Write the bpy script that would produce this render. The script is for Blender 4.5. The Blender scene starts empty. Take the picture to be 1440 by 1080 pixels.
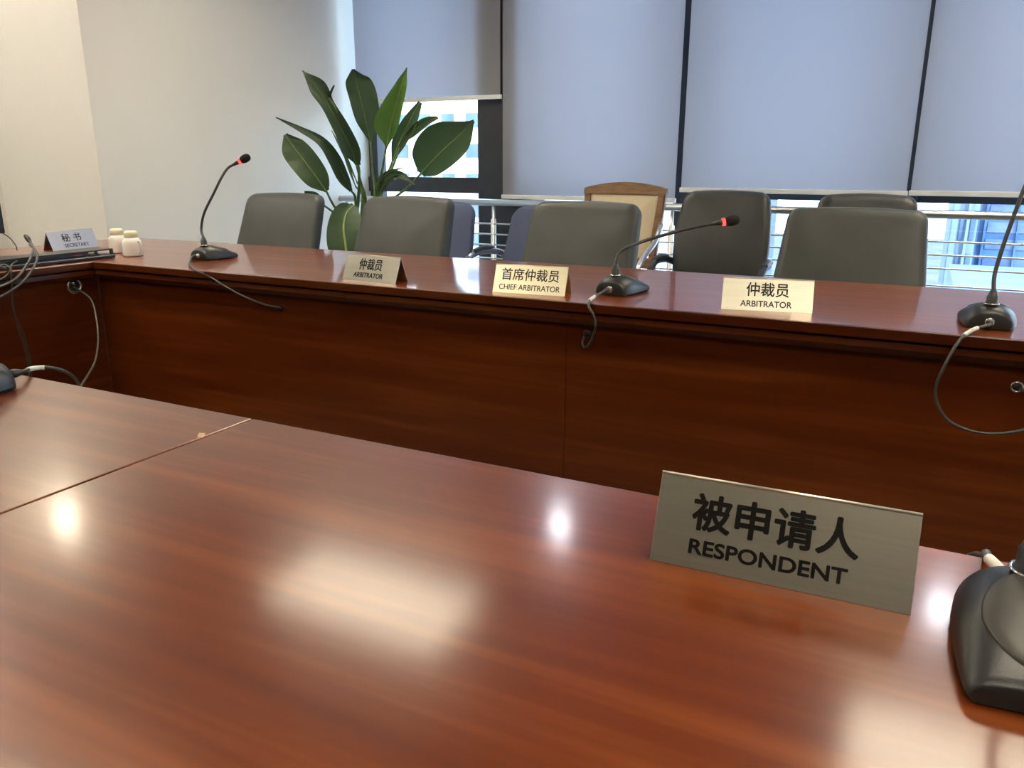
import bpy, bmesh, math, random
from mathutils import Vector, Matrix
random.seed(7)
scene = bpy.context.scene
COL = scene.collection
PI = math.pi

# ------------------------------------------------------------------ camera
FPX = 1114.0
CZ = 1.08
CF = Vector((-0.43580, 0.85935, -0.26759))        # camera forward(world)
def _basis():
    d = Vector((-10, 4010, FPX)).normalized()
    m = Vector((-2280, -315, FPX)).normalized()
    m = (m - d * m.dot(d)).normalized()
    X = -m; Z = -d; Y = Z.cross(X)
    return X, Y, Z
_X, _Y, _Z = _basis()
def w_from_cam(v):
    return Vector((_X.dot(v), _Y.dot(v), _Z.dot(v)))
cam_d = bpy.data.cameras.new('camera'); cam = bpy.data.objects.new('camera', cam_d); COL.objects.link(cam)
r_ = w_from_cam(Vector((1, 0, 0))); u_ = -w_from_cam(Vector((0, 1, 0))); b_ = -w_from_cam(Vector((0, 0, 1)))
cam.matrix_world = Matrix(((r_.x, u_.x, b_.x, 0), (r_.y, u_.y, b_.y, 0), (r_.z, u_.z, b_.z, CZ), (0, 0, 0, 1)))
cam_d.sensor_width = 36; cam_d.sensor_fit = 'HORIZONTAL'; cam_d.lens = FPX / 1440 * 36
cam_d.clip_start = 0.02; cam_d.clip_end = 500
scene.camera = cam
def ray(x, y): return w_from_cam(Vector((x - 720, y - 540, FPX)))
def aty(x, y, Y): d = ray(x, y); p = d * (Y / d.y); p.z += CZ; return p
def atx(x, y, Xv): d = ray(x, y); p = d * (Xv / d.x); p.z += CZ; return p
def atz(x, y, z): d = ray(x, y); p = d * ((z - CZ) / d.z); p.z += CZ; return p

# ------------------------------------------------------------------ world, sun, exposure
W = bpy.data.worlds.new('sky'); scene.world = W; W.use_nodes = True
nt = W.node_tree; nt.nodes.clear()
bg = nt.nodes.new('ShaderNodeBackground'); wo = nt.nodes.new('ShaderNodeOutputWorld')
tc = nt.nodes.new('ShaderNodeTexCoord'); sep = nt.nodes.new('ShaderNodeSeparateXYZ')
rmp = nt.nodes.new('ShaderNodeValToRGB')
rmp.color_ramp.elements[0].position = 0.0; rmp.color_ramp.elements[0].color = (0.72, 0.86, 1.0, 1)
rmp.color_ramp.elements[1].position = 0.8; rmp.color_ramp.elements[1].color = (0.45, 0.68, 1.0, 1)
nt.links.new(tc.outputs['Generated'], sep.inputs[0]); nt.links.new(sep.outputs['Z'], rmp.inputs[0])
nt.links.new(rmp.outputs[0], bg.inputs[0]); bg.inputs[1].default_value = 5.0
nt.links.new(bg.outputs[0], wo.inputs[0])
sun_d = bpy.data.lights.new('sun', 'SUN'); sun_d.energy = 3.5; sun_d.angle = 0.01; sun_d.color = (1, 0.96, 0.9)
sun = bpy.data.objects.new('sun', sun_d); COL.objects.link(sun)
sun.rotation_euler = Vector((-0.35, 0.75, -0.62)).to_track_quat('-Z', 'Y').to_euler()
vs = scene.view_settings
vs.view_transform = 'Standard'; vs.look = 'None'; vs.gamma = 1; vs.use_curve_mapping = False; vs.exposure = 0.5
PANEL_GLOW = 10.8; TUBE_GLOW = 41.0; SPOT_GLOW = 110.0; WALL_GLOW = 34.0

# ------------------------------------------------------------------ material helpers
MATS = {}
def pbr(name, col, rough=0.5, metal=0.0, **kw):
    m = bpy.data.materials.new(name); m.use_nodes = True
    b = m.node_tree.nodes['Principled BSDF']
    b.inputs['Base Color'].default_value = (*col, 1); b.inputs['Roughness'].default_value = rough; b.inputs['Metallic'].default_value = metal
    for k, v in kw.items():
        b.inputs[k.replace('_', ' ')].default_value = v
    MATS[name] = m
    return m
def noise_col(m, c1, c2, scale=(1, 1, 1), nscale=5, detail=6, p0=0.35, p1=0.65, bump=0.0, bscale=None, rough=None):
    nt = m.node_tree; N = nt.nodes; L = nt.links; b = N['Principled BSDF']
    tc = N.new('ShaderNodeTexCoord'); mp = N.new('ShaderNodeMapping'); mp.inputs['Scale'].default_value = scale
    no = N.new('ShaderNodeTexNoise'); no.inputs['Scale'].default_value = nscale; no.inputs['Detail'].default_value = detail
    rp = N.new('ShaderNodeValToRGB'); rp.color_ramp.elements[0].position = p0; rp.color_ramp.elements[1].position = p1
    rp.color_ramp.elements[0].color = (*c1, 1); rp.color_ramp.elements[1].color = (*c2, 1)
    L.new(tc.outputs['Object'], mp.inputs[0]); L.new(mp.outputs[0], no.inputs[0]); L.new(no.outputs[0], rp.inputs[0]); L.new(rp.outputs[0], b.inputs['Base Color'])
    if bump:
        n2 = N.new('ShaderNodeTexNoise'); n2.inputs['Scale'].default_value = bscale or nscale; n2.inputs['Detail'].default_value = 3
        L.new(mp.outputs[0], n2.inputs[0])
        bp = N.new('ShaderNodeBump'); bp.inputs['Strength'].default_value = bump; bp.inputs['Distance'].default_value = 0.002
        L.new(n2.outputs[0], bp.inputs['Height']); L.new(bp.outputs[0], b.inputs['Normal'])
    return m
def emit(name, col, s):
    m = bpy.data.materials.new(name); m.use_nodes = True; nt = m.node_tree; nt.nodes.clear()
    e = nt.nodes.new('ShaderNodeEmission'); e.inputs[0].default_value = (*col, 1); e.inputs[1].default_value = s
    o = nt.nodes.new('ShaderNodeOutputMaterial'); nt.links.new(e.outputs[0], o.inputs[0]); MATS[name] = m; return m

def wood(name, along='X', gloss=0.17, tint=1.0, bump=0.12, big=1.0, coat=0.0, crough=0.06):
    """red-brown veneer, grain along X or Y: broad cathedral figure + fine streaks + pores"""
    m = bpy.data.materials.new(name); m.use_nodes = True; nt = m.node_tree; N = nt.nodes; L = nt.links; b = N['Principled BSDF']
    tc = N.new('ShaderNodeTexCoord')
    def mapped(s, loc=(0, 0, 0)):
        mp = N.new('ShaderNodeMapping'); mp.inputs['Scale'].default_value = s if along == 'X' else (s[1], s[0], s[2])
        mp.inputs['Location'].default_value = loc
        L.new(tc.outputs['Object'], mp.inputs[0]); return mp.outputs[0]
    def noise(vec, sc, det=4, rg=0.55, dist=0.0):
        n = N.new('ShaderNodeTexNoise'); n.inputs['Scale'].default_value = sc; n.inputs['Detail'].default_value = det; n.inputs['Roughness'].default_value = rg; n.inputs['Distortion'].default_value = dist
        L.new(vec, n.inputs[0]); return n.outputs[0]
    def math_(op, a, bb, c=None):
        if op == 'MULTIPLY_ADD_HALF': return math_('ADD', math_('MULTIPLY', a, 0.5), 0.5)
        x = N.new('ShaderNodeMath'); x.operation = op
        for i, v in enumerate((a, bb)):
            if isinstance(v, (int, float)): x.inputs[i].default_value = v
            else: L.new(v, x.inputs[i])
        return x.outputs[0]
    # cathedral rings: soft contours of a smooth stretched field
    f = noise(mapped((0.42 * big, 3.0 * big, 3.0 * big), (3.1, 1.7, 0.4)), 1.5, 2, 0.4)
    rise = math_('MULTIPLY_ADD_HALF', math_('SINE', math_('MULTIPLY', f, 42.0), 0), 0)
    amp = noise(mapped((0.9, 2.5, 2.5), (7, 3, 1)), 1.3, 2, 0.5)
    rings = math_('MULTIPLY', math_('POWER', math_('MAXIMUM', rise, 0.0), 2.0), amp)
    broad = noise(mapped((0.5, 7.0, 7.0), (0.3, 9, 2)), 2.2, 3, 0.55)
    fine = noise(mapped((1.6, 44.0, 44.0)), 1.0, 2, 0.55)
    t = math_('ADD', math_('MULTIPLY', broad, 0.55), math_('MULTIPLY', fine, 0.42))
    t = math_('SUBTRACT', t, math_('MULTIPLY', rings, 0.07))
    rp = N.new('ShaderNodeValToRGB'); e = rp.color_ramp.elements
    e[0].position = 0.30; e[0].color = (0.150 * tint, 0.023 * tint, 0.0022 * tint, 1)
    e[1].position = 0.65; e[1].color = (0.33 * tint, 0.078 * tint, 0.0115 * tint, 1)
    md = e.new(0.47); md.color = (0.205 * tint, 0.0375 * tint, 0.0038 * tint, 1)
    L.new(t, rp.inputs[0]); L.new(rp.outputs[0], b.inputs['Base Color'])
    b.inputs['Roughness'].default_value = gloss; b.inputs['Specular IOR Level'].default_value = (0.5 if crough < 0.1 else 0.22) if coat else 0.5
    if coat: b.inputs['Coat Weight'].default_value = coat; b.inputs['Coat Roughness'].default_value = crough
    if not bump: MATS[name] = m; return m
    ht = noise(mapped((55, 120, 120)), 1.0, 1, 0.5)
    bp = N.new('ShaderNodeBump'); bp.inputs['Strength'].default_value = bump; bp.inputs['Distance'].default_value = 0.0012
    L.new(ht, bp.inputs['Height']); L.new(bp.outputs[0], b.inputs['Normal'])
    MATS[name] = m; return m

wood('wood_near', 'X', 0.30, 0.64, bump=0.06, coat=0.62, crough=0.13)
wood('wood_near_left', 'X', 0.30, 0.64, bump=0.05, big=0.9, coat=0.66, crough=0.13)
wood('wood_far', 'X', 0.29, 0.95, bump=0.012, coat=0.7)
wood('wood_side', 'Y', 0.29, 0.95, bump=0.012, coat=0.7)
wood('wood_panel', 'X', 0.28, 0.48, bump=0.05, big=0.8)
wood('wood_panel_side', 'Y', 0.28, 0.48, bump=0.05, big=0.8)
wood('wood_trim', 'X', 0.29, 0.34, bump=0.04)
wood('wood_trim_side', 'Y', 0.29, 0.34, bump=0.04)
noise_col(pbr('leather', (0.05, 0.05, 0.045), 0.42, 0, Specular_IOR_Level=0.38), (0.046, 0.0495, 0.0475), (0.056, 0.060, 0.057), (1, 1, 1), 6, 3, bump=0.25, bscale=320)
noise_col(pbr('black_leather', (0.03, 0.03, 0.03), 0.36), (0.034, 0.036, 0.036), (0.046, 0.047, 0.046), (1, 1, 1), 6, 3, bump=0.25, bscale=320)
noise_col(pbr('blue_fabric', (0.05, 0.07, 0.14), 0.85), (0.06, 0.075, 0.145), (0.078, 0.098, 0.18), (1, 1, 1), 400, 2, bump=0.3, bscale=500)
noise_col(pbr('black_plastic', (0.02, 0.02, 0.022), 0.4), (0.017, 0.018, 0.02), (0.024, 0.025, 0.027), (1, 1, 1), 30, 3, bump=0.12, bscale=900)
noise_col(pbr('mic_plastic', (0.03, 0.03, 0.032), 0.36), (0.016, 0.017, 0.019), (0.022, 0.023, 0.025), (1, 1, 1), 30, 3, bump=0.10, bscale=1200)
noise_col(pbr('mic_pad', (0.05, 0.048, 0.042), 0.45), (0.040, 0.037, 0.032), (0.048, 0.045, 0.039), (1, 1, 1), 30, 3)
noise_col(pbr('foam', (0.012, 0.012, 0.012), 0.95), (0.008, 0.008, 0.008), (0.02, 0.02, 0.02), (1, 1, 1), 900, 2, bump=0.6, bscale=900)
noise_col(pbr('chrome', (0.8, 0.8, 0.8), 0.12, 1), (0.78, 0.78, 0.78), (0.86, 0.86, 0.85), (1, 1, 1), 8, 2)
noise_col(pbr('steel', (0.7, 0.7, 0.7), 0.32, 1), (0.68, 0.67, 0.65), (0.78, 0.77, 0.74), (1, 1, 40), 8, 2)
noise_col(pbr('sign_metal', (0.62, 0.59, 0.5), 0.36, 1.0), (0.63, 0.60, 0.51), (0.67, 0.64, 0.545), (3, 160, 160), 2, 2)
noise_col(pbr('sign_brass', (0.74, 0.68, 0.5), 0.36, 1.0), (0.83, 0.77, 0.58), (0.88, 0.82, 0.63), (3, 160, 160), 2, 2)  # lit copy of the sign metal, reflected light put into its colour
noise_col(pbr('sign_silver', (0.66, 0.66, 0.68), 0.33, 1.0), (0.62, 0.62, 0.64), (0.72, 0.72, 0.74), (160, 3, 160), 2, 3, bump=0.02, bscale=3)
noise_col(pbr('ink', (0.012, 0.010, 0.009), 0.6), (0.010, 0.008, 0.008), (0.016, 0.013, 0.012), (1, 1, 1), 50, 2)
noise_col(pbr('wall_paint', (0.70, 0.66, 0.58), 0.85), (0.85, 0.825, 0.765), (0.88, 0.855, 0.80), (1, 1, 1), 1.3, 3, bump=0.03, bscale=180)
noise_col(pbr('rear_paint', (0.16, 0.13, 0.10), 0.6), (0.13, 0.105, 0.085), (0.19, 0.155, 0.12), (1, 1, 1), 1.3, 3, bump=0.03, bscale=180)
noise_col(pbr('ceiling_paint', (0.78, 0.76, 0.72), 0.9), (0.46, 0.45, 0.43), (0.50, 0.49, 0.47), (1, 1, 1), 1.3, 3)
noise_col(pbr('carpet', (0.10, 0.09, 0.085), 0.95), (0.07, 0.065, 0.06), (0.13, 0.115, 0.105), (1, 1, 1), 220, 3, bump=0.5, bscale=400)
noise_col(pbr('frame_dark', (0.03, 0.035, 0.045), 0.45), (0.026, 0.031, 0.041), (0.036, 0.041, 0.052), (1, 1, 1), 6, 2)
noise_col(pbr('blind_bar', (0.75, 0.75, 0.72), 0.4), (0.84, 0.84, 0.82), (0.88, 0.88, 0.86), (1, 1, 1), 8, 2)
noise_col(pbr('chair_wood', (0.25, 0.13, 0.06), 0.35), (0.19, 0.105, 0.052), (0.29, 0.165, 0.085), (4, 4, 30), 3, 5)
noise_col(pbr('cream_fabric', (0.7, 0.58, 0.4), 0.85), (0.66, 0.55, 0.38), (0.74, 0.62, 0.44), (1, 1, 1), 260, 2, bump=0.2, bscale=500)
noise_col(pbr('white_ceramic', (0.85, 0.83, 0.78), 0.2), (0.83, 0.81, 0.76), (0.87, 0.85, 0.8), (1, 1, 1), 8, 2)
noise_col(pbr('cream_cap', (0.8, 0.75, 0.55), 0.4), (0.78, 0.73, 0.53), (0.83, 0.78, 0.58), (1, 1, 1), 8, 2)
noise_col(pbr('cable_grey', (0.06, 0.056, 0.052), 0.42), (0.045, 0.042, 0.038), (0.065, 0.06, 0.055), (1, 1, 1), 40, 2)
noise_col(pbr('cable_dark', (0.03, 0.03, 0.03), 0.5), (0.025, 0.025, 0.025), (0.04, 0.04, 0.04), (1, 1, 1), 40, 2)
noise_col(pbr('white_tape', (0.75, 0.73, 0.68), 0.55), (0.68, 0.66, 0.6), (0.8, 0.78, 0.73), (1, 1, 1), 120, 3)
noise_col(pbr('red_mark', (0.35, 0.03, 0.03), 0.5), (0.3, 0.03, 0.03), (0.4, 0.04, 0.04), (1, 1, 1), 60, 2)
noise_col(pbr('pot', (0.75, 0.74, 0.7), 0.35), (0.7, 0.69, 0.65), (0.78, 0.77, 0.73), (1, 1, 1), 6, 3)
noise_col(pbr('soil', (0.05, 0.035, 0.025), 0.95), (0.03, 0.02, 0.015), (0.07, 0.05, 0.035), (1, 1, 1), 60, 4, bump=0.8, bscale=80)
noise_col(pbr('petiole', (0.10, 0.17, 0.05), 0.5), (0.07, 0.13, 0.04), (0.13, 0.21, 0.06), (1, 1, 8), 6, 3)
noise_col(pbr('midrib', (0.34, 0.42, 0.13), 0.5), (0.30, 0.38, 0.11), (0.38, 0.46, 0.16), (1, 1, 8), 6, 3)
noise_col(pbr('screen_black', (0.015, 0.015, 0.017), 0.2), (0.012, 0.012, 0.013), (0.018, 0.018, 0.02), (1, 1, 1), 6, 2)
noise_col(pbr('chip_wood', (0.55, 0.36, 0.2), 0.8), (0.5, 0.32, 0.17), (0.62, 0.42, 0.25), (1, 1, 1), 500, 2)
emit('tube_glow', (1.0, 0.89, 0.68), TUBE_GLOW)
emit('panel_glow', (1.0, 0.88, 0.67), PANEL_GLOW)
emit('spot_glow', (0.95, 0.93, 1.0), SPOT_GLOW)
emit('wall_lamp_glow', (1.0, 0.88, 0.66), WALL_GLOW)
emit('warm_fill', (1.0, 0.92, 0.80), 210.0)  # glow of the added fill lamps over the side table
emit('red_led', (1.0, 0.06, 0.05), 2.2)

def blind_mat():
    m = bpy.data.materials.new('blind_fabric'); m.use_nodes = True; nt = m.node_tree; N = nt.nodes; L = nt.links; N.clear()
    o = N.new('ShaderNodeOutputMaterial'); mix = N.new('ShaderNodeMixShader'); d = N.new('ShaderNodeBsdfDiffuse'); t = N.new('ShaderNodeBsdfTranslucent')
    tc = N.new('ShaderNodeTexCoord'); mp = N.new('ShaderNodeMapping'); mp.inputs['Scale'].default_value = (900, 1, 60)
    no = N.new('ShaderNodeTexNoise'); no.inputs['Scale'].default_value = 1.0; no.inputs['Detail'].default_value = 2
    rp = N.new('ShaderNodeValToRGB'); rp.color_ramp.elements[0].color = (0.292, 0.275, 0.315, 1); rp.color_ramp.elements[1].color = (0.335, 0.315, 0.355, 1)
    L.new(tc.outputs['Object'], mp.inputs[0]); L.new(mp.outputs[0], no.inputs[0]); L.new(no.outputs[0], rp.inputs[0])
    L.new(rp.outputs[0], t.inputs[0]); d.inputs[0].default_value = (0.46, 0.46, 0.47, 1)
    mix.inputs[0].default_value = 0.5; L.new(d.outputs[0], mix.inputs[1]); L.new(t.outputs[0], mix.inputs[2]); L.new(mix.outputs[0], o.inputs[0])
    MATS['blind_fabric'] = m
blind_mat()
def glass_mat():
    m = bpy.data.materials.new('window_glass'); m.use_nodes = True; nt = m.node_tree; N = nt.nodes; L = nt.links; N.clear()
    o = N.new('ShaderNodeOutputMaterial'); mix = N.new('ShaderNodeMixShader'); t = N.new('ShaderNodeBsdfTransparent'); g = N.new('ShaderNodeBsdfGlossy')
    lw = N.new('ShaderNodeLayerWeight'); lw.inputs[0].default_value = 0.5
    pw = N.new('ShaderNodeMath'); pw.operation = 'POWER'; pw.inputs[1].default_value = 5.0; L.new(lw.outputs['Facing'], pw.inputs[0])
    f = N.new('ShaderNodeMath'); f.operation = 'MULTIPLY_ADD'; f.inputs[1].default_value = 0.9; f.inputs[2].default_value = 0.04; L.new(pw.outputs[0], f.inputs[0])
    t.inputs[0].default_value = (0.90, 0.95, 0.97, 1); g.inputs['Roughness'].default_value = 0.0
    L.new(f.outputs[0], mix.inputs[0]); L.new(t.outputs[0], mix.inputs[1]); L.new(g.outputs[0], mix.inputs[2]); L.new(mix.outputs[0], o.inputs[0])
    MATS['window_glass'] = m
glass_mat()
def leaf_mat(name, c1, c2, tl):
    m = bpy.data.materials.new(name); m.use_nodes = True; nt = m.node_tree; N = nt.nodes; L = nt.links
    b = N['Principled BSDF']; o = N['Material Output']
    uv = N.new('ShaderNodeTexCoord'); mp = N.new('ShaderNodeMapping'); mp.inputs['Scale'].default_value = (1, 1, 1)
    wv = N.new('ShaderNodeTexWave'); wv.inputs['Scale'].default_value = 9; wv.inputs['Distortion'].default_value = 1.5; wv.bands_direction = 'X'
    rp = N.new('ShaderNodeValToRGB'); rp.color_ramp.elements[0].color = (*c1, 1); rp.color_ramp.elements[1].color = (*c2, 1)
    L.new(uv.outputs['UV'], mp.inputs[0]); L.new(mp.outputs[0], wv.inputs[0]); L.new(wv.outputs[0], rp.inputs[0]); L.new(rp.outputs[0], b.inputs['Base Color'])
    b.inputs['Roughness'].default_value = 0.38
    bp = N.new('ShaderNodeBump'); bp.inputs['Strength'].default_value = 0.25; bp.inputs['Distance'].default_value = 0.004
    L.new(wv.outputs[0], bp.inputs['Height']); L.new(bp.outputs[0], b.inputs['Normal'])
    t = N.new('ShaderNodeBsdfTranslucent'); t.inputs[0].default_value = (*tl, 1)
    mix = N.new('ShaderNodeMixShader'); mix.inputs[0].default_value = 0.32
    L.new(b.outputs[0], mix.inputs[1]); L.new(t.outputs[0], mix.inputs[2]); L.new(mix.outputs[0], o.inputs[0]); MATS[name] = m
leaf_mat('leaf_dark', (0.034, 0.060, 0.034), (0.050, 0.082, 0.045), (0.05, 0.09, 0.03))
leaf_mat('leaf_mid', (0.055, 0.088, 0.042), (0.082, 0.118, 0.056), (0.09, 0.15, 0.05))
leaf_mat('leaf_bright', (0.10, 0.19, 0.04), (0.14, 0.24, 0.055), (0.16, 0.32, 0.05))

# ------------------------------------------------------------------ mesh helpers
def obj(name, bm, mat, parent=None, smooth=False, local=None):
    me = bpy.data.meshes.new(name)
    bmesh.ops.recalc_face_normals(bm, faces=bm.faces)
    bm.to_mesh(me); bm.free()
    if mat: me.materials.append(MATS[mat])
    if smooth:
        for p in me.polygons: p.use_smooth = True
    o = bpy.data.objects.new(name, me); COL.objects.link(o)
    if parent: o.parent = parent
    return o
def tag(o, label=None, cat=None, group=None, kind=None):
    if label: o['label'] = label
    if cat: o['category'] = cat
    if group: o['group'] = group
    if kind: o['kind'] = kind
    return o
def thing(name, label, cat, loc=(0, 0, 0), rz=0, group=None):
    o = bpy.data.objects.new(name, None); COL.objects.link(o); o.location = loc; o.rotation_euler = (0, 0, rz); o.empty_display_size = 0.05
    tag(o, label, cat, group); return o
def bx(bm, x0, x1, y0, y1, z0, z1, bev=0.0, seg=2):
    vs_ = [bm.verts.new((x, y, z)) for x in (x0, x1) for y in (y0, y1) for z in (z0, z1)]
    fs = [(0, 1, 3, 2), (4, 6, 7, 5), (0, 4, 5, 1), (2, 3, 7, 6), (0, 2, 6, 4), (1, 5, 7, 3)]
    faces = [bm.faces.new([vs_[i] for i in f]) for f in fs]
    if bev:
        es = list({e for f in faces for e in f.edges})
        bmesh.ops.bevel(bm, geom=es, offset=bev, segments=seg, affect='EDGES', profile=0.6)
    return bm
def box(name, mat, parent, x0, x1, y0, y1, z0, z1, bev=0.0, seg=2):
    bm = bmesh.new(); bx(bm, x0, x1, y0, y1, z0, z1, bev, seg); return obj(name, bm, mat, parent)
def spline(pts, n=40):
    """Catmull-Rom through the points"""
    P = [Vector(p) for p in pts]; P = [P[0] * 2 - P[1]] + P + [P[-1] * 2 - P[-2]]
    out = []; segs = len(P) - 3; per = max(2, n // segs)
    for i in range(segs):
        a, b, c, d = P[i:i + 4]
        for k in range(per):
            t = k / per
            out.append(0.5 * ((2 * b) + (c - a) * t + (2 * a - 5 * b + 4 * c - d) * t * t + (3 * b - a - 3 * c + d) * t ** 3))
    out.append(P[-2]); return out
def tube(bm, pts, r, n=10, caps=True):
    """sweep; r number or list"""
    pts = [Vector(p) for p in pts]; rings = []
    t0 = (pts[1] - pts[0]).normalized(); up = Vector((0, 0, 1)) if abs(t0.z) < 0.9 else Vector((1, 0, 0))
    nrm = t0.cross(up).normalized()
    for i, p in enumerate(pts):
        t = (pts[min(i + 1, len(pts) - 1)] - pts[max(i - 1, 0)]).normalized()
        nrm = (nrm - t * nrm.dot(t)).normalized(); bn = t.cross(nrm)
        rr = r[i] if isinstance(r, (list, tuple)) else r
        rings.append([bm.verts.new(p + (nrm * math.cos(a) + bn * math.sin(a)) * rr) for a in [2 * PI * k / n for k in range(n)]])
    for a, b in zip(rings, rings[1:]):
        for k in range(n): bm.faces.new((a[k], a[(k + 1) % n], b[(k + 1) % n], b[k]))
    if caps: bm.faces.new(rings[0]); bm.faces.new(rings[-1])
    return bm
def tubeo(name, mat, parent, pts, r, n=10):
    bm = bmesh.new(); tube(bm, pts, r, n); return obj(name, bm, mat, parent, True)
def lathe(bm, prof, cx=0, cy=0, cz=0, n=24, M=None):
    rings = []
    for r, z in prof:
        if r < 1e-6: rings.append([bm.verts.new((cx, cy, cz + z))])
        else: rings.append([bm.verts.new((cx + r * math.cos(2 * PI * k / n), cy + r * math.sin(2 * PI * k / n), cz + z)) for k in range(n)])
    for a, b in zip(rings, rings[1:]):
        for k in range(n):
            q = [a[k % len(a)], a[(k + 1) % len(a)], b[(k + 1) % len(b)], b[k % len(b)]]
            u = []
            for v in q:
                if v not in u: u.append(v)
            if len(u) > 2: bm.faces.new(u)
    if M: bmesh.ops.transform(bm, matrix=M, verts=bm.verts)
    return bm
def lat(name, mat, parent, prof, c=(0, 0, 0), n=24, M=None):
    bm = bmesh.new(); lathe(bm, prof, *c, n=n, M=M); return obj(name, bm, mat, parent, True)
def ring(name, mat, parent, R_, r, M, n=24, k=10):
    """torus with matrix"""
    bm = bmesh.new(); rs = []
    for i in range(n):
        a = 2 * PI * i / n
        rs.append([bm.verts.new(M @ Vector(((R_ + r * math.cos(b)) * math.cos(a), (R_ + r * math.cos(b)) * math.sin(a), r * math.sin(b)))) for b in [2 * PI * j / k for j in range(k)]])
    for i in range(n):
        a, b = rs[i], rs[(i + 1) % n]
        for j in range(k): bm.faces.new((a[j], a[(j + 1) % k], b[(j + 1) % k], b[j]))
    return obj(name, bm, mat, parent, True)

# ================================================================== ROOM
XL, XLL, XR = -3.60, -4.40, 5.2
YS, YB, YW = 2.65, -4.2, 4.60          # wall step, rear wall, blind plane
ZC = 2.70
def struct(name, mat, *a, **k):
    return tag(box(name, mat, None, *a, **k), kind='structure')
struct('floor', 'carpet', XLL - 0.2, XR + 0.2, YB - 0.2, 5.0, -0.12, 0.0)
struct('ceiling', 'ceiling_paint', XLL - 0.2, XR + 0.2, YB - 0.2, 5.0, ZC, ZC + 0.2)
struct('wall_left', 'wall_paint', XLL - 0.2, XL, YS, 5.0, 0, ZC)
struct('wall_left_recess', 'wall_paint', XLL - 0.2, XLL, YB, YS, 0, ZC)
struct('wall_rear', 'rear_paint', XLL - 0.2, XR + 0.2, YB - 0.2, YB, 0, ZC)
struct('wall_right', 'wall_paint', XR, XR + 0.2, YB, 5.0, 0, ZC)
PXA, PXB = aty(672, 200, 4.655).x, aty(735, 200, 4.655).x
struct('wall_pillar', 'frame_dark', PXA, PXB, 4.655, 5.0, 0, ZC)
tag(bpy.data.objects['wall_pillar'], kind='structure')
struct('baseboard_left', 'frame_dark', XL, XL + 0.012, YS, 4.66, 0, 0.09)

# window wall: mullions every ~1.2 m, transom at 0.89-0.99
mull = [aty(953.5, 270, 4.655).x + 0.012, aty(1278, 270, 4.655).x + 0.004, 1.10, 2.29, 3.48]
spans = [(XL, PXA, 1), (PXB, mull[0] - 0.04, 2), (mull[0] + 0.04, mull[1] - 0.04, 3), (mull[1] + 0.04, mull[2] - 0.04, 4), (mull[2] + 0.04, mull[3] - 0.04, 5), (mull[3] + 0.04, mull[4] - 0.04, 6), (mull[4] + 0.04, XR, 7)]
TZ0, TZ1 = aty(672, 272, 4.80).z, aty(672, 250, 4.80).z
for i, mx in enumerate(mull):
    tag(box('trim_%d' % (i + 1), 'frame_dark', None, mx - 0.04, mx + 0.04, 4.655, 4.92, 0, ZC, 0.003, 1), kind='structure')
for x0, x1, i in spans:
    w = bpy.data.objects.new('window_%d' % i, None); COL.objects.link(w); w.location = ((x0 + x1) / 2, 4.76, 0); tag(w, kind='structure')
    c = (x0 + x1) / 2; h = (x1 - x0) / 2
    def wb(n, m, a0, a1, b0, b1, z0, z1):
        return box(n, m, w, a0 - c, a1 - c, b0 - 4.76, b1 - 4.76, z0, z1)
    wb('transom', 'frame_dark', x0, x1, 4.80, 4.92, TZ0, TZ1)
    wb('sill', 'frame_dark', x0, x1, 4.80, 4.92, 0.0, 0.10)
    wb('head', 'frame_dark', x0, x1, 4.80, 4.92, ZC - 0.08, ZC)
    if i == 1:
        wb('jamb', 'frame_dark', x0, x0 + 0.075, 4.82, 4.92, 0.10, ZC - 0.08)
    wb('pane', 'window_glass', x0 + 0.0, x1, 4.862, 4.868, 0.10, TZ0)
    wb('pane', 'window_glass', x0 + 0.0, x1, 4.862, 4.868, TZ1, ZC - 0.08)

# ================================================================== EXTERIOR
def building(name, label, x0, x1, y0, y1, z0, z1, wall, rows, mw, group=None, piers=None):
    cx, cy = (x0 + x1) / 2, (y0 + y1) / 2
    t = thing(name, label, 'building', (cx, cy, z0), 0, group)
    box('wall', wall, t, x0 - cx, x1 - cx, y0 - cy, y1 - cy, 0, z1 - z0)
    for (a0, a1, b0, b1) in rows:
        f = box('window', mw, t, a0 - cx, a1 - cx, y0 - cy - 0.12, y0 - cy + 0.1, b0 - z0, b1 - z0)
    for (a0, a1) in (piers or []):
        box('pier', wall, t, a0 - cx, a1 - cx, y0 - cy - 0.5, y0 - cy, 0, z1 - z0)
    return t
pbrs = noise_col(pbr('facade_white', (0.8, 0.8, 0.8), 0.8), (0.78, 0.78, 0.77), (0.84, 0.84, 0.83), (1, 1, 1), 0.4, 3)
noise_col(pbr('facade_pale', (0.6, 0.7, 0.8), 0.7), (0.15, 0.21, 0.285), (0.20, 0.265, 0.33), (1, 1, 0.2), 0.4, 3)
noise_col(pbr('facade_glass_blue', (0.12, 0.3, 0.6), 0.25), (0.022, 0.075, 0.22), (0.055, 0.15, 0.31), (1, 1, 3), 0.35, 4, 0.3, 0.7)
noise_col(pbr('window_blue', (0.2, 0.3, 0.5), 0.2), (0.05, 0.09, 0.19), (0.12, 0.18, 0.30), (1, 1, 1), 0.5, 3)
noise_col(pbr('city_ground', (0.4, 0.4, 0.4), 0.9), (0.10, 0.105, 0.105), (0.17, 0.17, 0.165), (1, 1, 1), 0.1, 3)
g = box('ground', 'city_ground', None, -260, 260, 5.6, 420, -32.5, -32); tag(g, kind='structure')
rows = []
Y1 = 40.0
for k in range(-8, 9):
    for j in range(9):
        x0 = -27.8 + j * 1.55
        rows.append((x0, x0 + 0.75, 1.4 + k * 1.62, 2.15 + k * 1.62))
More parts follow.
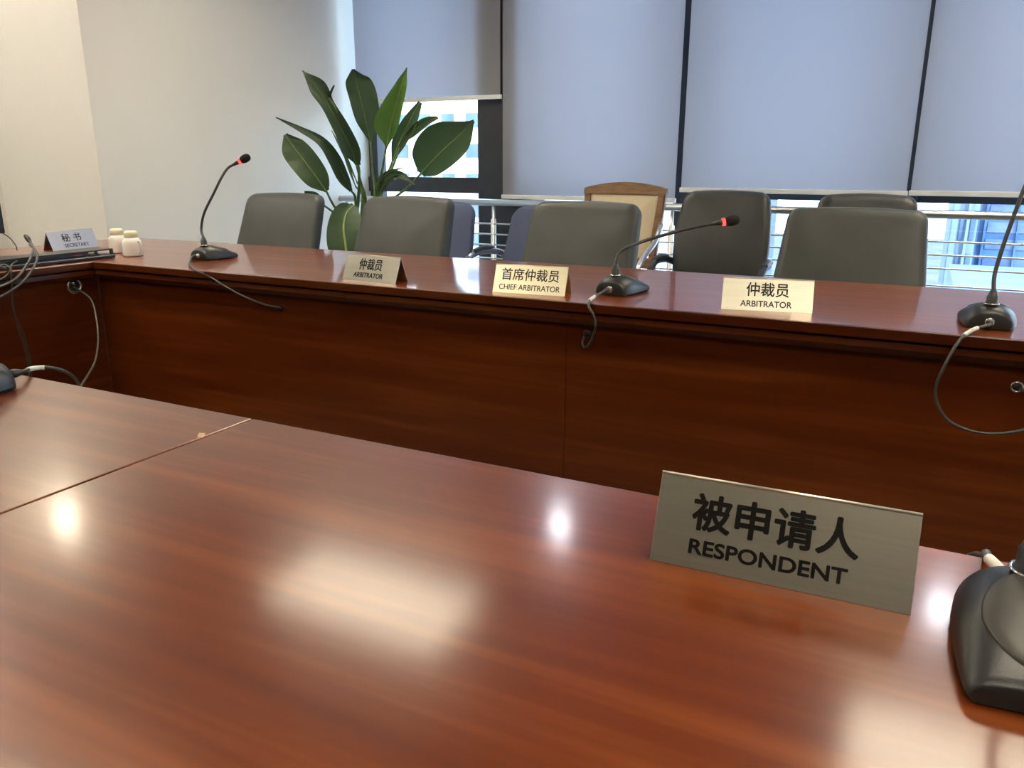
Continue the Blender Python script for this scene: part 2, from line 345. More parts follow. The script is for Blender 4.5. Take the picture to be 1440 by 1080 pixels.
building('apartment_building', 'white apartment block seen through the bare window behind the plant', -30, -13.5, Y1, Y1 + 14, -32, 20, 'facade_white', rows, 'window_blue')
rows = []
for (a, b) in ((2.25, 2.48), (2.85, 3.12)):
    for k in range(-9, 6):
        rows.append((a, b, -1.0 + k * 2.6, 0.7 + k * 2.6))
building('office_tower', 'pale office tower with slim vertical windows beside the blue glass tower', 1.75, 3.25, 60, 72, -32, 24, 'facade_pale', rows, 'window_blue', piers=[(1.78, 2.1), (2.6, 2.76)])
rows = []
for k in range(-14, 12):
    rows.append((3.95, 8.6, 0.1 + k * 1.1, 0.75 + k * 1.1))
building('glass_tower', 'blue glass tower at the right behind the railing', 3.3, 9.5, 62, 74, -32, 26, 'facade_glass_blue', rows, 'window_blue', piers=[(3.3, 3.42), (3.72, 3.86), (5.6, 5.7), (7.2, 7.3)])
rows = []
for j in range(12):
    for k in range(6):
        rows.append((1.55 + j * 0.36, 1.75 + j * 0.36, -5.2 - k * 1.3, -4.5 - k * 1.3))
building('low_building', 'low white building with small windows below the blue glass tower', 1.5, 6.0, 36, 46, -32, -3.75, 'facade_pale', rows, 'window_blue')
rows = []
for j in range(4):
    for k in range(-8, 8):
        rows.append((-15.6 + j * 1.3, -14.9 + j * 1.3, -0.4 + k * 2.0, 0.8 + k * 2.0))
building('housing_block', 'pale blue housing block behind the wooden chair', -16.2, -10.2, 56, 66, -32, 22, 'facade_pale', rows, 'window_blue')

# ================================================================== BLINDS
def blind(label, px0, px1, py, yref=200):
    p0 = aty(px0, py, YW); p1 = aty(px1, py, YW)
    x0, x1, zb = p0.x, p1.x, (p0.z + p1.z) / 2
    t = thing('roller_blind', label, 'blind', ((x0 + x1) / 2, YW, zb), 0, 'roller blinds on the window wall')
    h = (x1 - x0) / 2
    bm = bmesh.new()
    n = 14
    g_ = [[bm.verts.new((-h + 2 * h * i / n, 0.003 * math.sin(i * 0.9), z)) for z in (0.0, ZC - zb - 0.06)] for i in range(n + 1)]
    for a, b in zip(g_, g_[1:]): bm.faces.new((a[0], b[0], b[1], a[1]))
    obj('fabric', bm, 'blind_fabric', t, True)
    box('bottom_bar', 'blind_bar', t, -h - 0.008, h + 0.008, -0.008, 0.008, -0.022, 0.004, 0.004)
    M = Matrix.Translation((0, 0, ZC - zb - 0.05)) @ Matrix.Rotation(PI / 2, 4, 'Y')
    lat('roller', 'blind_bar', t, [(0, -h), (0.028, -h), (0.028, h), (0, h)], M=M, n=16)
    return t
blind('short grey roller blind pulled half down behind the plant', 502, 703.5, 138)
blind('grey roller blind behind the wooden chair, beside the dark pillar', 707, 949, 277)
blind('wide grey roller blind behind the tall black chair', 957.5, 1275, 267)
b4 = blind('rightmost grey roller blind, above the blue glass tower', 1280.5, 1440, 270)
# widen the last one to its full width (it continues out of the frame)
x0 = aty(1280.5, 270, YW).x
for ch in b4.children:
    if ch.name.startswith('fabric') or ch.name.startswith('bottom_bar') or ch.name.startswith('roller'):
        hw = (aty(1440, 270, YW).x - x0) / 2
        for v in ch.data.vertices:
            if v.co.x > 0: v.co.x += (1.19 - 2 * hw)

# ================================================================== RAILING
YR = 4.47
rail = thing('window_railing', 'steel guard railing with thin horizontal rods in front of the glass', 'railing', (0, YR, 0))
zr = aty(1380, 303, YR).z
tubeo('handrail', 'steel', rail, [(XL + 0.001, 0, zr), (0, 0, zr), (XR - 0.01, 0, zr)], 0.021, 14)
zs = [aty(1330, v, YR).z for v in (340, 359, 378)]
zs += [zs[-1] - 0.085 * k for k in (1, 2, 3, 4)]
for z in zs:
    tubeo('rod', 'steel', rail, [(XL + 0.001, 0, z), (0, 0, z), (XR - 0.01, 0, z)], 0.0052, 8)
xp = [aty(693, 330, YR).x, aty(943, 330, YR).x]
dx = xp[1] - xp[0]
for x in [xp[0] - dx, xp[0], xp[1], xp[1] + dx, xp[1] + 2 * dx, xp[1] + 3 * dx]:
    if x < XL: x = XL + 0.12
    p = lat('post', 'steel', rail, [(0, 0.0), (0.03, 0.0), (0.03, 0.02), (0.017, 0.022), (0.017, zr - 0.105), (0.010, zr - 0.098), (0.010, zr - 0.02), (0, zr - 0.02)], (x, 0.012, 0), n=14)

# ================================================================== TABLES
ZT = 0.75
XI = -2.54; XO = -3.24
YF, YK = 1.80, 2.505           # far table front / back edge
far = thing('conference_table', 'long far conference table of red-brown wood holding the arbitrator signs', 'table', (0, 0, 0))
def edge_top(name, mat, parent, x0, x1, y0, y1, z0, z1, bev=0.005):
    return box(name, mat, parent, x0, x1, y0, y1, z0, z1, bev, 3)
edge_top('tabletop', 'wood_far', far, XO, 2.6, YF + 0.010, YK, 0.727, ZT, 0.001)
box('front_lip', 'wood_trim', far, XI - 0.010, 2.6, YF, YF + 0.0098, 0.727, ZT, 0.003, 3)  # lip set apart in a darker wood tone than the top
cuts = [XI - 0.004, -1.459, -0.755, 0.62, 2.55]
for a, b in zip(cuts, cuts[1:]):
    bm = bmesh.new()
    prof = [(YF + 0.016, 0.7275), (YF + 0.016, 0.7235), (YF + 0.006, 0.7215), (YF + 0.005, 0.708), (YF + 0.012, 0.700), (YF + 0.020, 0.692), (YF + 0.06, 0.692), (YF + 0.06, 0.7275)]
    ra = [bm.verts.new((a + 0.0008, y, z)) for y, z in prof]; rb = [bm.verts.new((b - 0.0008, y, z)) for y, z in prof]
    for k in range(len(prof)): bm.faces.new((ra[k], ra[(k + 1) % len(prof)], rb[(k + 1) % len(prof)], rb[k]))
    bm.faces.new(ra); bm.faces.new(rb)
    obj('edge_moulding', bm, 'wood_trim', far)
pc = [XI - 0.0385, -0.776, 0.99, 2.55]
for a, b in zip(pc, pc[1:]):
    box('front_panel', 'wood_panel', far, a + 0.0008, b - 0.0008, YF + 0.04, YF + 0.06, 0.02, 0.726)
box('support', 'wood_panel', far, 2.40, 2.43, YF + 0.06, YK - 0.06, 0.0, 0.727)
box('support', 'wood_panel', far, -0.79, -0.76, YF + 0.06, YK - 0.06, 0.0, 0.727)
box('support', 'wood_panel', far, XO + 0.02, XO + 0.05, YF + 0.06, YK - 0.06, 0.0, 0.727)

side = thing('side_table', 'side table of red-brown wood at the left carrying the secretary sign', 'table', (0, 0, 0))
YN = 0.745
edge_top('tabletop', 'wood_side', side, XO, XI - 0.010, YN + 0.004, YF + 0.0095, 0.727, ZT, 0.001)
box('front_lip', 'wood_trim_side', side, XI - 0.0098, XI, YN + 0.004, YF - 0.0005, 0.727, ZT, 0.003, 3)  # same darker lip along the side table
bm = bmesh.new()
prof = [(XI - 0.016, 0.7275), (XI - 0.016, 0.7235), (XI - 0.006, 0.7215), (XI - 0.005, 0.708), (XI - 0.012, 0.700), (XI - 0.020, 0.692), (XI - 0.06, 0.692), (XI - 0.06, 0.7275)]
ra = [bm.verts.new((x, YN + 0.004, z)) for x, z in prof]; rb = [bm.verts.new((x, YF + 0.004, z)) for x, z in prof]
for k in range(len(prof)): bm.faces.new((ra[k], ra[(k + 1) % len(prof)], rb[(k + 1) % len(prof)], rb[k]))
bm.faces.new(ra); bm.faces.new(rb)
obj('edge_moulding', bm, 'wood_trim_side', side)
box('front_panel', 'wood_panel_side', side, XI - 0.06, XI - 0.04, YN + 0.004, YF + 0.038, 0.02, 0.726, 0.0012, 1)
box('support', 'wood_panel_side', side, XO + 0.05, XI - 0.061, YN + 0.05, YN + 0.08, 0, 0.727)
# grommet in the side panel
Mg = Matrix.Translation((XI - 0.038, 1.745, 0.672)) @ Matrix.Rotation(PI / 2, 4, 'Y')
gr = ring('cable_grommet', 'chrome', side, 0.024, 0.0055, Mg)
lat('grommet_hole', 'black_plastic', gr, [(0, 0), (0.022, 0), (0.022, 0.004), (0, 0.004)], M=Matrix.Translation((XI - 0.040, 1.745, 0.672)) @ Matrix.Rotation(PI / 2, 4, 'Y'))
tubeo('grommet_cap', 'chrome', gr, [(XI - 0.035, 1.730, 0.684), (XI - 0.030, 1.738, 0.682), (XI - 0.034, 1.742, 0.676)], 0.006, 8)

XS = -0.7667
near_l = thing('desk', 'left section of the near table beyond the seam, with a microphone at its edge', 'table', (0, 0, 0))
edge_top('tabletop', 'wood_near_left', near_l, XO, XS - 0.0009, 0.02, YN, 0.722, ZT, 0.0022)
box('front_panel', 'wood_panel', near_l, XO + 0.05, XS - 0.01, YN - 0.08, YN - 0.06, 0.02, 0.722)
box('support', 'wood_panel', near_l, XS - 0.04, XS - 0.012, 0.08, YN - 0.081, 0, 0.722)
box('support', 'wood_panel', near_l, XO + 0.05, XO + 0.08, 0.08, YN - 0.081, 0, 0.722)
near_r = thing('desk', 'main near table section in front, bearing the respondent sign', 'table', (0, 0, 0))
edge_top('tabletop', 'wood_near', near_r, XS + 0.0009, 1.65, 0.02, YN, 0.722, ZT, 0.0022)
box('front_panel', 'wood_panel', near_r, XS + 0.01, 1.62, YN - 0.08, YN - 0.06, 0.02, 0.722)
box('support', 'wood_panel', near_r, XS + 0.012, XS + 0.04, 0.08, YN - 0.081, 0, 0.722)
box('support', 'wood_panel', near_r, 1.58, 1.61, 0.08, YN - 0.081, 0, 0.722)
# chipped spot on the seam edge
c_ = atz(287, 612.5, ZT)
bm = bmesh.new()
pts = [(-0.012, 0.004), (-0.004, 0.007), (0.002, 0.002), (0.0055, -0.006), (0.0, -0.009), (-0.006, -0.003)]
top = [bm.verts.new((XS - 0.0065 + x * 0.9, c_.y + y, ZT + 0.0004)) for x, y in pts]; bot = [bm.verts.new((v.co.x, v.co.y, ZT - 0.0006)) for v in top]
bm.faces.new(top); bm.faces.new(bot)
for k in range(len(pts)): bm.faces.new((top[k], top[(k + 1) % len(pts)], bot[(k + 1) % len(pts)], bot[k]))
tag(obj('edge_chip', bm, 'chip_wood', near_l), 'pale chipped veneer at the seam')

# ================================================================== SIGNS
def text_mesh(body, u0, u1, v0, v1, bold=0.0, spacing=1.0):
    """letters filling the rectangle, as a thin solid in the u,v plane (x,z), front at -y; bold = stroke gain in metres"""
    cu = bpy.data.curves.new('t', 'FONT'); cu.body = body; cu.size = 1.0; cu.extrude = 0.01; cu.resolution_u = 6; cu.space_character = spacing
    o = bpy.data.objects.new('t', cu); COL.objects.link(o)
    dg = bpy.context.evaluated_depsgraph_get(); dg.update()
    src = bpy.data.meshes.new_from_object(o.evaluated_get(dg))
    bpy.data.objects.remove(o)
    xs = [v.co.x for v in src.vertices]; ys = [v.co.y for v in src.vertices]
    a, b, c, d = min(xs), max(xs), min(ys), max(ys); g = bold / 2
    verts = []; faces = []
    offs = [(0, 0)] if bold <= 0 else [(g * math.cos(k * PI / 4), g * math.sin(k * PI / 4)) for k in range(8)]
    for ox, oz in offs:
        n0 = len(verts)
        for v in src.vertices:
            x = u0 + g + (v.co.x - a) / (b - a) * (u1 - u0 - 2 * g); y = v0 + g + (v.co.y - c) / (d - c) * (v1 - v0 - 2 * g)
            verts.append((x + ox, -0.0005 if v.co.z > 0 else 0.0002, y + oz))
        faces += [[i + n0 for i in p.vertices] for p in src.polygons]
    me = bpy.data.meshes.new('text'); me.from_pydata(verts, [], faces); me.update()
    return me
SW, SD, SH = 0.2035, 0.058, 0.0725
def sign(label, loc, rz, metal, cn, cr, en, er, cat='name plate', off=0.0009, eoff=0.0006):
    """tent sign, front bottom edge centred at loc, facing local -y"""
    t = thing('name_plate', label, cat, loc, rz, 'metal tent name plates')
    th = 0.0016; h = SW / 2
    def plate(name, y0, y1):
        bm = bmesh.new()
        d = Vector((0, y1 - y0, SH)).normalized(); n = Vector((0, -d.z, d.y)) if y1 > y0 else Vector((0, d.z, -d.y))
        q = []
        for x in (-h, h):
            for (y, z) in ((y0, 0), (y1, SH)):
                q.append(bm.verts.new((x, y, z))); q.append(bm.verts.new(Vector((x, y, z)) - n * th + Vector((0, 0, 0))))
        f = [(0, 2, 6, 4), (1, 5, 7, 3), (0, 4, 5, 1), (2, 3, 7, 6), (0, 1, 3, 2), (4, 6, 7, 5)]
        for k in f: bm.faces.new([q[i] for i in k])
        bmesh.ops.bevel(bm, geom=list(bm.edges), offset=0.0004, segments=1, affect='EDGES')
        return obj(name, bm, metal, t)
    fp = plate('front_plate', 0.0, SD / 2 - 0.0002)
    plate('back_plate', SD, SD / 2 + 0.0002)
    tubeo('folded_edge', metal, t, [(-h, SD / 2, SH - 0.0014), (h, SD / 2, SH - 0.0014)], 0.0016, 8)
    sl = math.hypot(SD / 2, SH); ang = math.atan2(SD / 2, SH)
    for nm, body, (u0, u1, v0, v1), of in (('characters', cn, cr, off), ('lettering', en, er, eoff)):
        me = text_mesh(body, -h + u0 * SW, -h + u1 * SW, v0 * sl, v1 * sl, of)
        me.transform(Matrix.Translation((0, -0.0003, 0)) @ Matrix.Rotation(-ang, 4, 'X'))
        me.materials.clear(); me.materials.append(MATS['ink'])
        o = bpy.data.objects.new(nm, me); COL.objects.link(o); o.parent = t
        tag(o, 'engraved black %s' % nm)
    return t
def sgn(label, bl, br, *a, **k):
    p, q = atz(*bl, ZT), atz(*br, ZT)
    c = (p + q) / 2; rz = math.atan2(q.y - p.y, q.x - p.x)
    return sign(label, c, rz, *a, **k)
sgn('large near silver name plate reading RESPONDENT on the front table', (913, 787), (1281, 866), 'sign_metal', '被申请人', (0.150, 0.800, 0.42, 0.83), 'RESPONDENT', (0.155, 0.770, 0.16, 0.325), off=0.0018, eoff=0.0010)
sgn('dull name plate reading ARBITRATOR near the leftmost far microphone', (482, 392), (555, 399.5), 'sign_metal', '仲裁员', (0.27, 0.70, 0.42, 0.86), 'ARBITRATOR', (0.20, 0.75, 0.13, 0.32))
sgn('bright metal name plate reading CHIEF ARBITRATOR on the far table', (694, 410.5), (792, 417), 'sign_brass', '首席仲裁员', (0.10, 0.895, 0.45, 0.87), 'CHIEF ARBITRATOR', (0.085, 0.925, 0.12, 0.31), off=0.0004, eoff=0.0001)
sgn('name plate reading ARBITRATOR between the middle and right far microphones', (1015, 434.5), (1141, 441), 'sign_metal', '仲裁员', (0.265, 0.735, 0.44, 0.87), 'ARBITRATOR', (0.21, 0.775, 0.12, 0.31))
# secretary plate, faces +x
sign('silver name plate reading SECRETARY on the side table', (-2.985, 2.055, ZT), PI / 2 + 0.03, 'sign_silver', '秘 书', (0.27, 0.68, 0.42, 0.84), 'SECRETARY', (0.28, 0.80, 0.13, 0.31), off=0.0003, eoff=0.0)

# ================================================================== MICROPHONES
def mic(label, loc, rz, neck, cable, tape=None, cable_r=0.0033, head=True, ring_at=None, group='gooseneck conference microphones', sc=1.0, ws=1.0):
    """base: local +y is the user's side, cable leaves at -y. neck / cable are world points"""
    t = thing('desk_microphone', label, 'microphone', loc, rz, group)
    L_ = 0.135 * sc
    bm = bmesh.new(); st = []
    #        y      half width  height  squareness
    sec = [(-0.50, 0.038, 0.033), (-0.485, 0.041, 0.0370), (-0.40, 0.046, 0.0440), (-0.25, 0.0505, 0.0495), (-0.10, 0.0535, 0.0485), (0.05, 0.0545, 0.0435), (0.20, 0.055, 0.036), (0.35, 0.055, 0.0275), (0.45, 0.0545, 0.0215), (0.485, 0.0535, 0.0185), (0.50, 0.051, 0.0155)]
    nseg = 18
    for (yy, hw, hh) in sec:
        hw *= ws
        rg = [Vector((hw * 0.93, yy * L_, 0.0015)), Vector((hw, yy * L_, 0.0055))]
        front = max(0.0, (yy + 0.1) / 0.6)
        for k in range(nseg + 1):
            a = PI * k / nseg
            ex = 0.85 - 0.35 * front
            x = hw * (abs(math.cos(a)) ** ex) * (1 if math.cos(a) >= 0 else -1); z = 0.0065 + (hh - 0.0065) * (math.sin(a) ** (0.95 - 0.25 * front))
            rg.append(Vector((x, yy * L_, z)))
        rg += [Vector((-hw, yy * L_, 0.0055)), Vector((-hw * 0.93, yy * L_, 0.0015))]
        st.append([bm.verts.new(v * 1.0) for v in rg])
    for a, b in zip(st, st[1:]):
        for k in range(len(a)): bm.faces.new((a[k], a[(k + 1) % len(a)], b[(k + 1) % len(b)], b[k]))
    bm.faces.new(st[0]); bm.faces.new(st[-1])
    body = obj('body', bm, 'mic_plastic', t, True)
    body.data.set_sharp_from_angle(angle=math.radians(38))
    box('foot_plate', 'black_plastic', t, -0.040, 0.040, -0.45 * L_, 0.44 * L_, 0.0, 0.002)
    # touch pad: raised oval shell on the sloping front
    bm = bmesh.new(); pr = []
    def htop(yy):
        for (a, b) in zip(sec, sec[1:]):
            if a[0] <= yy <= b[0]:
                f = (yy - a[0]) / (b[0] - a[0]); return a[2] + (b[2] - a[2]) * f
        return sec[-1][2]
    def hside(yy):
        for (a, b) in zip(sec, sec[1:]):
            if a[0] <= yy <= b[0]:
                f = (yy - a[0]) / (b[0] - a[0]); return a[1] + (b[1] - a[1]) * f
        return sec[-1][1]
    N_ = 36
    for s, dz in ((1.0, -0.002), (1.0, 0.0012), (0.965, 0.0020), (0.8, 0.0022), (0.6, 0.0023), (0.4, 0.0023), (0.2, 0.0023)):
        rr = []
        for k in range(N_):
            a = 2 * PI * k / N_
            x = 0.040 * ws * s * math.cos(a); yy = 0.10 + 0.33 * s * math.sin(a)
            hw = hside(yy) * ws; fr_ = max(0.0, (yy + 0.1) / 0.6)
            cs_ = min(1.0, abs(x) / hw) ** (1 / (0.85 - 0.35 * fr_)); zf = math.sqrt(max(0.0, 1 - cs_ * cs_)) ** (0.95 - 0.25 * fr_)
            rr.append(bm.verts.new((x, yy * L_, 0.0065 + (htop(yy) - 0.0065) * zf + dz)))
        pr.append(rr)
    for a, b in zip(pr, pr[1:]):
        for k in range(N_): bm.faces.new((a[k], a[(k + 1) % N_], b[(k + 1) % N_], b[k]))
    bm.faces.new(pr[-1])
    obj('button_pad', bm, 'mic_pad', t, True)
    inv = (Matrix.Translation(loc) @ Matrix.Rotation(rz, 4, 'Z')).inverted()
    # socket
    sy = -0.27 * L_
    lat('neck_socket', 'black_plastic', t, [(0, 0.040), (0.0125, 0.040), (0.0125, 0.052), (0.011, 0.0535), (0.011, 0.066), (0.0095, 0.068), (0.006, 0.0785), (0, 0.0785)], (0, sy, 0), 16)
    ring('socket_ring', 'chrome', t, 0.0135, 0.0016, Matrix.Translation((0, sy, 0.0505)), 20, 6)
    # rear connector
    Mx = Matrix.Translation((0, -0.5 * L_, 0.016)) @ Matrix.Rotation(PI / 2, 4, 'X')
    ring('connector_ring', 'chrome', t, 0.0075, 0.0018, Mx, 18, 8)
    lat('connector', 'steel', t, [(0, -0.004), (0.0062, -0.004), (0.0062, 0.010), (0, 0.010)], n=14, M=Mx)
    lat('plug', 'black_plastic', t, [(0, 0.010), (0.0068, 0.010), (0.0068, 0.018), (0.0045, 0.026), (0.0035, 0.028), (0, 0.028)], n=14, M=Mx)
    base = [Vector((0, sy, 0.066)), Vector((0, sy, 0.078))]
    pl = spline(base + [inv @ Vector(p) for p in neck], 60)
    rr = [0.0044] * len(pl)
    gn = tubeo('gooseneck', 'black_plastic', t, pl, rr, 10)
    d = (pl[-1] - pl[-3]).normalized(); q = d.to_track_quat('Z', 'Y').to_matrix().to_4x4()
    M = Matrix.Translation(pl[-1]) @ q
    lat('neck_tip', 'black_plastic', t, [(0, -0.002), (0.0044, -0.002), (0.0068, 0.016), (0.0072, 0.024), (0, 0.024)], n=14, M=M)
    lat('light_ring', 'red_led', t, [(0, 0.0235), (0.0098, 0.0235), (0.0105, 0.026), (0.0105, 0.0305), (0.0095, 0.032), (0, 0.032)], n=18, M=M)
    lat('windscreen', 'foam', t, [(0, 0.0315), (0.0098, 0.0315), (0.0128, 0.038), (0.0145, 0.046), (0.0142, 0.055), (0.0115, 0.0635), (0.006, 0.068), (0, 0.069)], n=20, M=M)
    if cable:
        cp = [Vector((0, -0.5 * L_ - 0.026, 0.016))] + [inv @ Vector(p) for p in cable]
        cs = spline(cp, 90)
        cb = tubeo('cable', 'cable_grey', t, cs, cable_r, 8)
        if tape:
            i0, i1 = int(tape[0] * len(cs)), int(tape[1] * len(cs))
            tag(tubeo('cable_label', 'white_tape', cb, cs[i0:i1 + 1], cable_r * 1.35, 10), 'white paper tag wrapped on the cable')
    return t

YP = YF + 0.039    # front panel face
mic('desk microphone upright with curved neck at the left of the far table', (-2.252, 2.068, ZT), -0.02,
    [aty(283, 322, 2.05), aty(287, 300, 2.06), aty(300, 273, 2.09), aty(313, 247, 2.12), aty(321, 236, 2.14), aty(327.5, 232, 2.15)],
    [atz(266, 371, 0.7545), atz(271, 377, 0.754), atz(283, 382.2, 0.7535) + Vector((0, -0.010, 0.001)), aty(300, 392.5, 1.780), aty(315, 402, 1.775), aty(345, 418, 1.785), aty(372, 428.5, 1.81), aty(388, 431.5, 1.825), aty(398, 433, 1.845)])
mic('desk microphone with neck bent low to the right, beside the chief plate', (-0.694, 2.012, ZT), -0.12,
    [aty(871, 356, 1.99), aty(884, 347.5, 2.01), aty(907, 338.5, 2.06), aty(943, 328, 2.10), aty(975, 320, 2.13), aty(1003, 314.8, 2.15)],
    [atz(836, 417, 0.757), atz(829, 423, 0.756), aty(828, 431, 1.787), aty(834, 442, 1.775), aty(837.5, 457, 1.775), aty(834.5, 472, 1.79), aty(829, 484, 1.80), aty(822, 489, 1.815), aty(819, 481, 1.83), aty(824, 470, 1.845)], tape=(0.10, 0.2))
mic('desk microphone at the right of the far table seen from behind', (0.152, 1.958, ZT), 0.0,
    [aty(1399, 385, 1.95), aty(1411, 345, 1.97), aty(1426, 303, 1.99), aty(1440, 266, 2.01), aty(1456, 236, 2.03), aty(1476, 214, 2.06)],
    [atz(1368, 464, 0.758), aty(1350, 478, 1.783), aty(1329, 513, 1.76), aty(1315, 553, 1.76), aty(1330, 588, 1.76), aty(1362, 605, 1.76), aty(1400, 610, 1.76), aty(1440, 604, 1.765), aty(1462, 590, 1.775), aty(1464, 570, 1.79), aty(1448, 553, 1.81), aty(1432, 546, 1.845)], tape=(0.06, 0.15))
mic('large near desk microphone at the right edge of the front table', (0.105, 0.588, ZT), PI + 0.10,
    [(0.099, 0.624, 0.86), (0.12, 0.635, 0.95), (0.20, 0.63, 1.02), (0.26, 0.58, 1.05), (0.30, 0.54, 1.06)],
    [atz(1386, 781, 0.766) + Vector((0.0, 0, 0)), atz(1372, 777, 0.76) + Vector((0.01, 0.02, -0.01)), (0.075, 0.80, 0.70), (0.08, 0.80, 0.5), (0.12, 0.74, 0.3)], tape=(0.02, 0.16), ws=0.92)
mic('microphone at the far left edge of the near table', (-1.232, 0.625, ZT), PI - 0.12,
    [(-1.235, 0.66, 0.90), (-1.26, 0.65, 1.0), (-1.32, 0.58, 1.05), (-1.36, 0.52, 1.06)],
    [aty(50, 517.5, 0.775), aty(76, 518, 0.80), aty(98, 526, 0.84), aty(110, 539, 0.90), aty(113, 552, 1.0), aty(112, 553, 1.12), aty(115, 541, 1.24), aty(125, 525, 1.38), aty(134, 507, 1.50), aty(138, 478, 1.62), aty(135, 445, 1.69), aty(127, 420, 1.725), (XI - 0.036, 1.74, 0.670)], tape=(0.05, 0.125), cable_r=0.003)
# grommets in the far front panel
def grommet(p, R_, r, mat='chrome'):
    M = Matrix.Translation((p.x, YF + 0.0385, p.z)) @ Matrix.Rotation(PI / 2, 4, 'X')
    g = ring('cable_grommet', mat, far, R_, r, M, 20, 8)
    lat('grommet_hole', 'ink', g, [(0, 0), (R_, 0), (R_, 0.002), (0, 0.002)], M=Matrix.Translation((p.x, YF + 0.0395, p.z)) @ Matrix.Rotation(PI / 2, 4, 'X'), n=18)
grommet(aty(1430, 544, YP), 0.010, 0.0025)
grommet(aty(826, 470, YP), 0.009, 0.002, 'black_plastic')
grommet(aty(397, 433, YP), 0.008, 0.002, 'black_plastic')

# ================================================================== CHAIRS
def slab(bm, outline, t, lean, z0, bulge=0.012, rb=0.02, curve=0.0):
    """padded slab: outline [(x,z)] closed, front at -y; lean = dy/dz; z0 = hinge height"""
    xs = [p[0] for p in outline]; zs = [p[1] for p in outline]
    cx = 0.0; cz = (min(zs) + max(zs)) / 2; hw = max(xs); hh = (max(zs) - min(zs)) / 2
    prof = [(0.5, t / 2), (rb * 1.6, t / 2), (rb * 0.5, t / 2 - rb * 0.25), (rb * 0.12, t / 2 - rb * 0.7), (0, t / 2 - rb * 1.3), (0.0, -t / 2 + rb * 1.3), (rb * 0.12, -t / 2 + rb * 0.7), (rb * 0.5, -t / 2 + rb * 0.25), (rb * 1.4, -t / 2), (rb * 3.2, -t / 2 - bulge * 0.6), (0.5, -t / 2 - bulge)]
    rings = []
    for ins, y in prof:
        if ins >= 0.5:
            v = bm.verts.new((cx, y + lean * (cz - z0), cz)); rings.append([v]); continue
        kx = (hw - ins) / hw; kz = (hh - ins) / hh
        rr = []
        for x, z in outline:
            X_ = x * kx; Z_ = cz + (z - cz) * kz
            rr.append(bm.verts.new((X_, y + lean * (Z_ - z0) - curve * (X_ / hw) ** 2, Z_)))
        rings.append(rr)
    n = len(outline)
    for a, b in zip(rings, rings[1:]):
        for k in range(n):
            if len(a) == 1: bm.faces.new((a[0], b[(k + 1) % n], b[k]))
            elif len(b) == 1: bm.faces.new((a[k], a[(k + 1) % n], b[0]))
            else: bm.faces.new((a[k], a[(k + 1) % n], b[(k + 1) % n], b[k]))
    return bm
def back_outline(wt, wb, zb, zt, r, arch=0.01, bulge=0.0, n=8):
    """rounded-top tapering outline, counter-clockwise"""
    pts = []
    def side(z):
        f = (z - zb) / (zt - zb); return wb / 2 + (wt / 2 - wb / 2) * f + bulge * math.sin(PI * f)
    rbot = 0.04
    for k in range(n + 1):            # bottom right corner
        a = -PI / 2 + PI / 2 * k / n
        pts.append((side(zb) - rbot + rbot * math.cos(a), zb + rbot + rbot * math.sin(a)))
    for k in range(1, 6):
        z = zb + rbot + (zt - r - zb - rbot) * k / 6; pts.append((side(z), z))
    for k in range(n + 1):
        a = PI / 2 * k / n
        pts.append((side(zt - r) - r + r * math.cos(a), zt - r + r * math.sin(a)))
    xe = side(zt - r) - r
    for k in range(1, 8):
        x = xe - 2 * xe * k / 8; pts.append((x, zt + arch * (1 - (x / xe) ** 2)))
    right = [p for p in pts]
    left = []
    for k in range(n + 1):
        a = PI / 2 + PI / 2 * k / n
        left.append((-(side(zt - r) - r) + r * math.cos(a), zt - r + r * math.sin(a)))
    for k in range(5, 0, -1):
        z = zb + rbot + (zt - r - zb - rbot) * k / 6; left.append((-side(z), z))
    for k in range(n + 1):
        a = PI + PI / 2 * k / n
        left.append((-(side(zb) - rbot) + rbot * math.cos(a), zb + rbot + rbot * math.sin(a)))
    return right + left
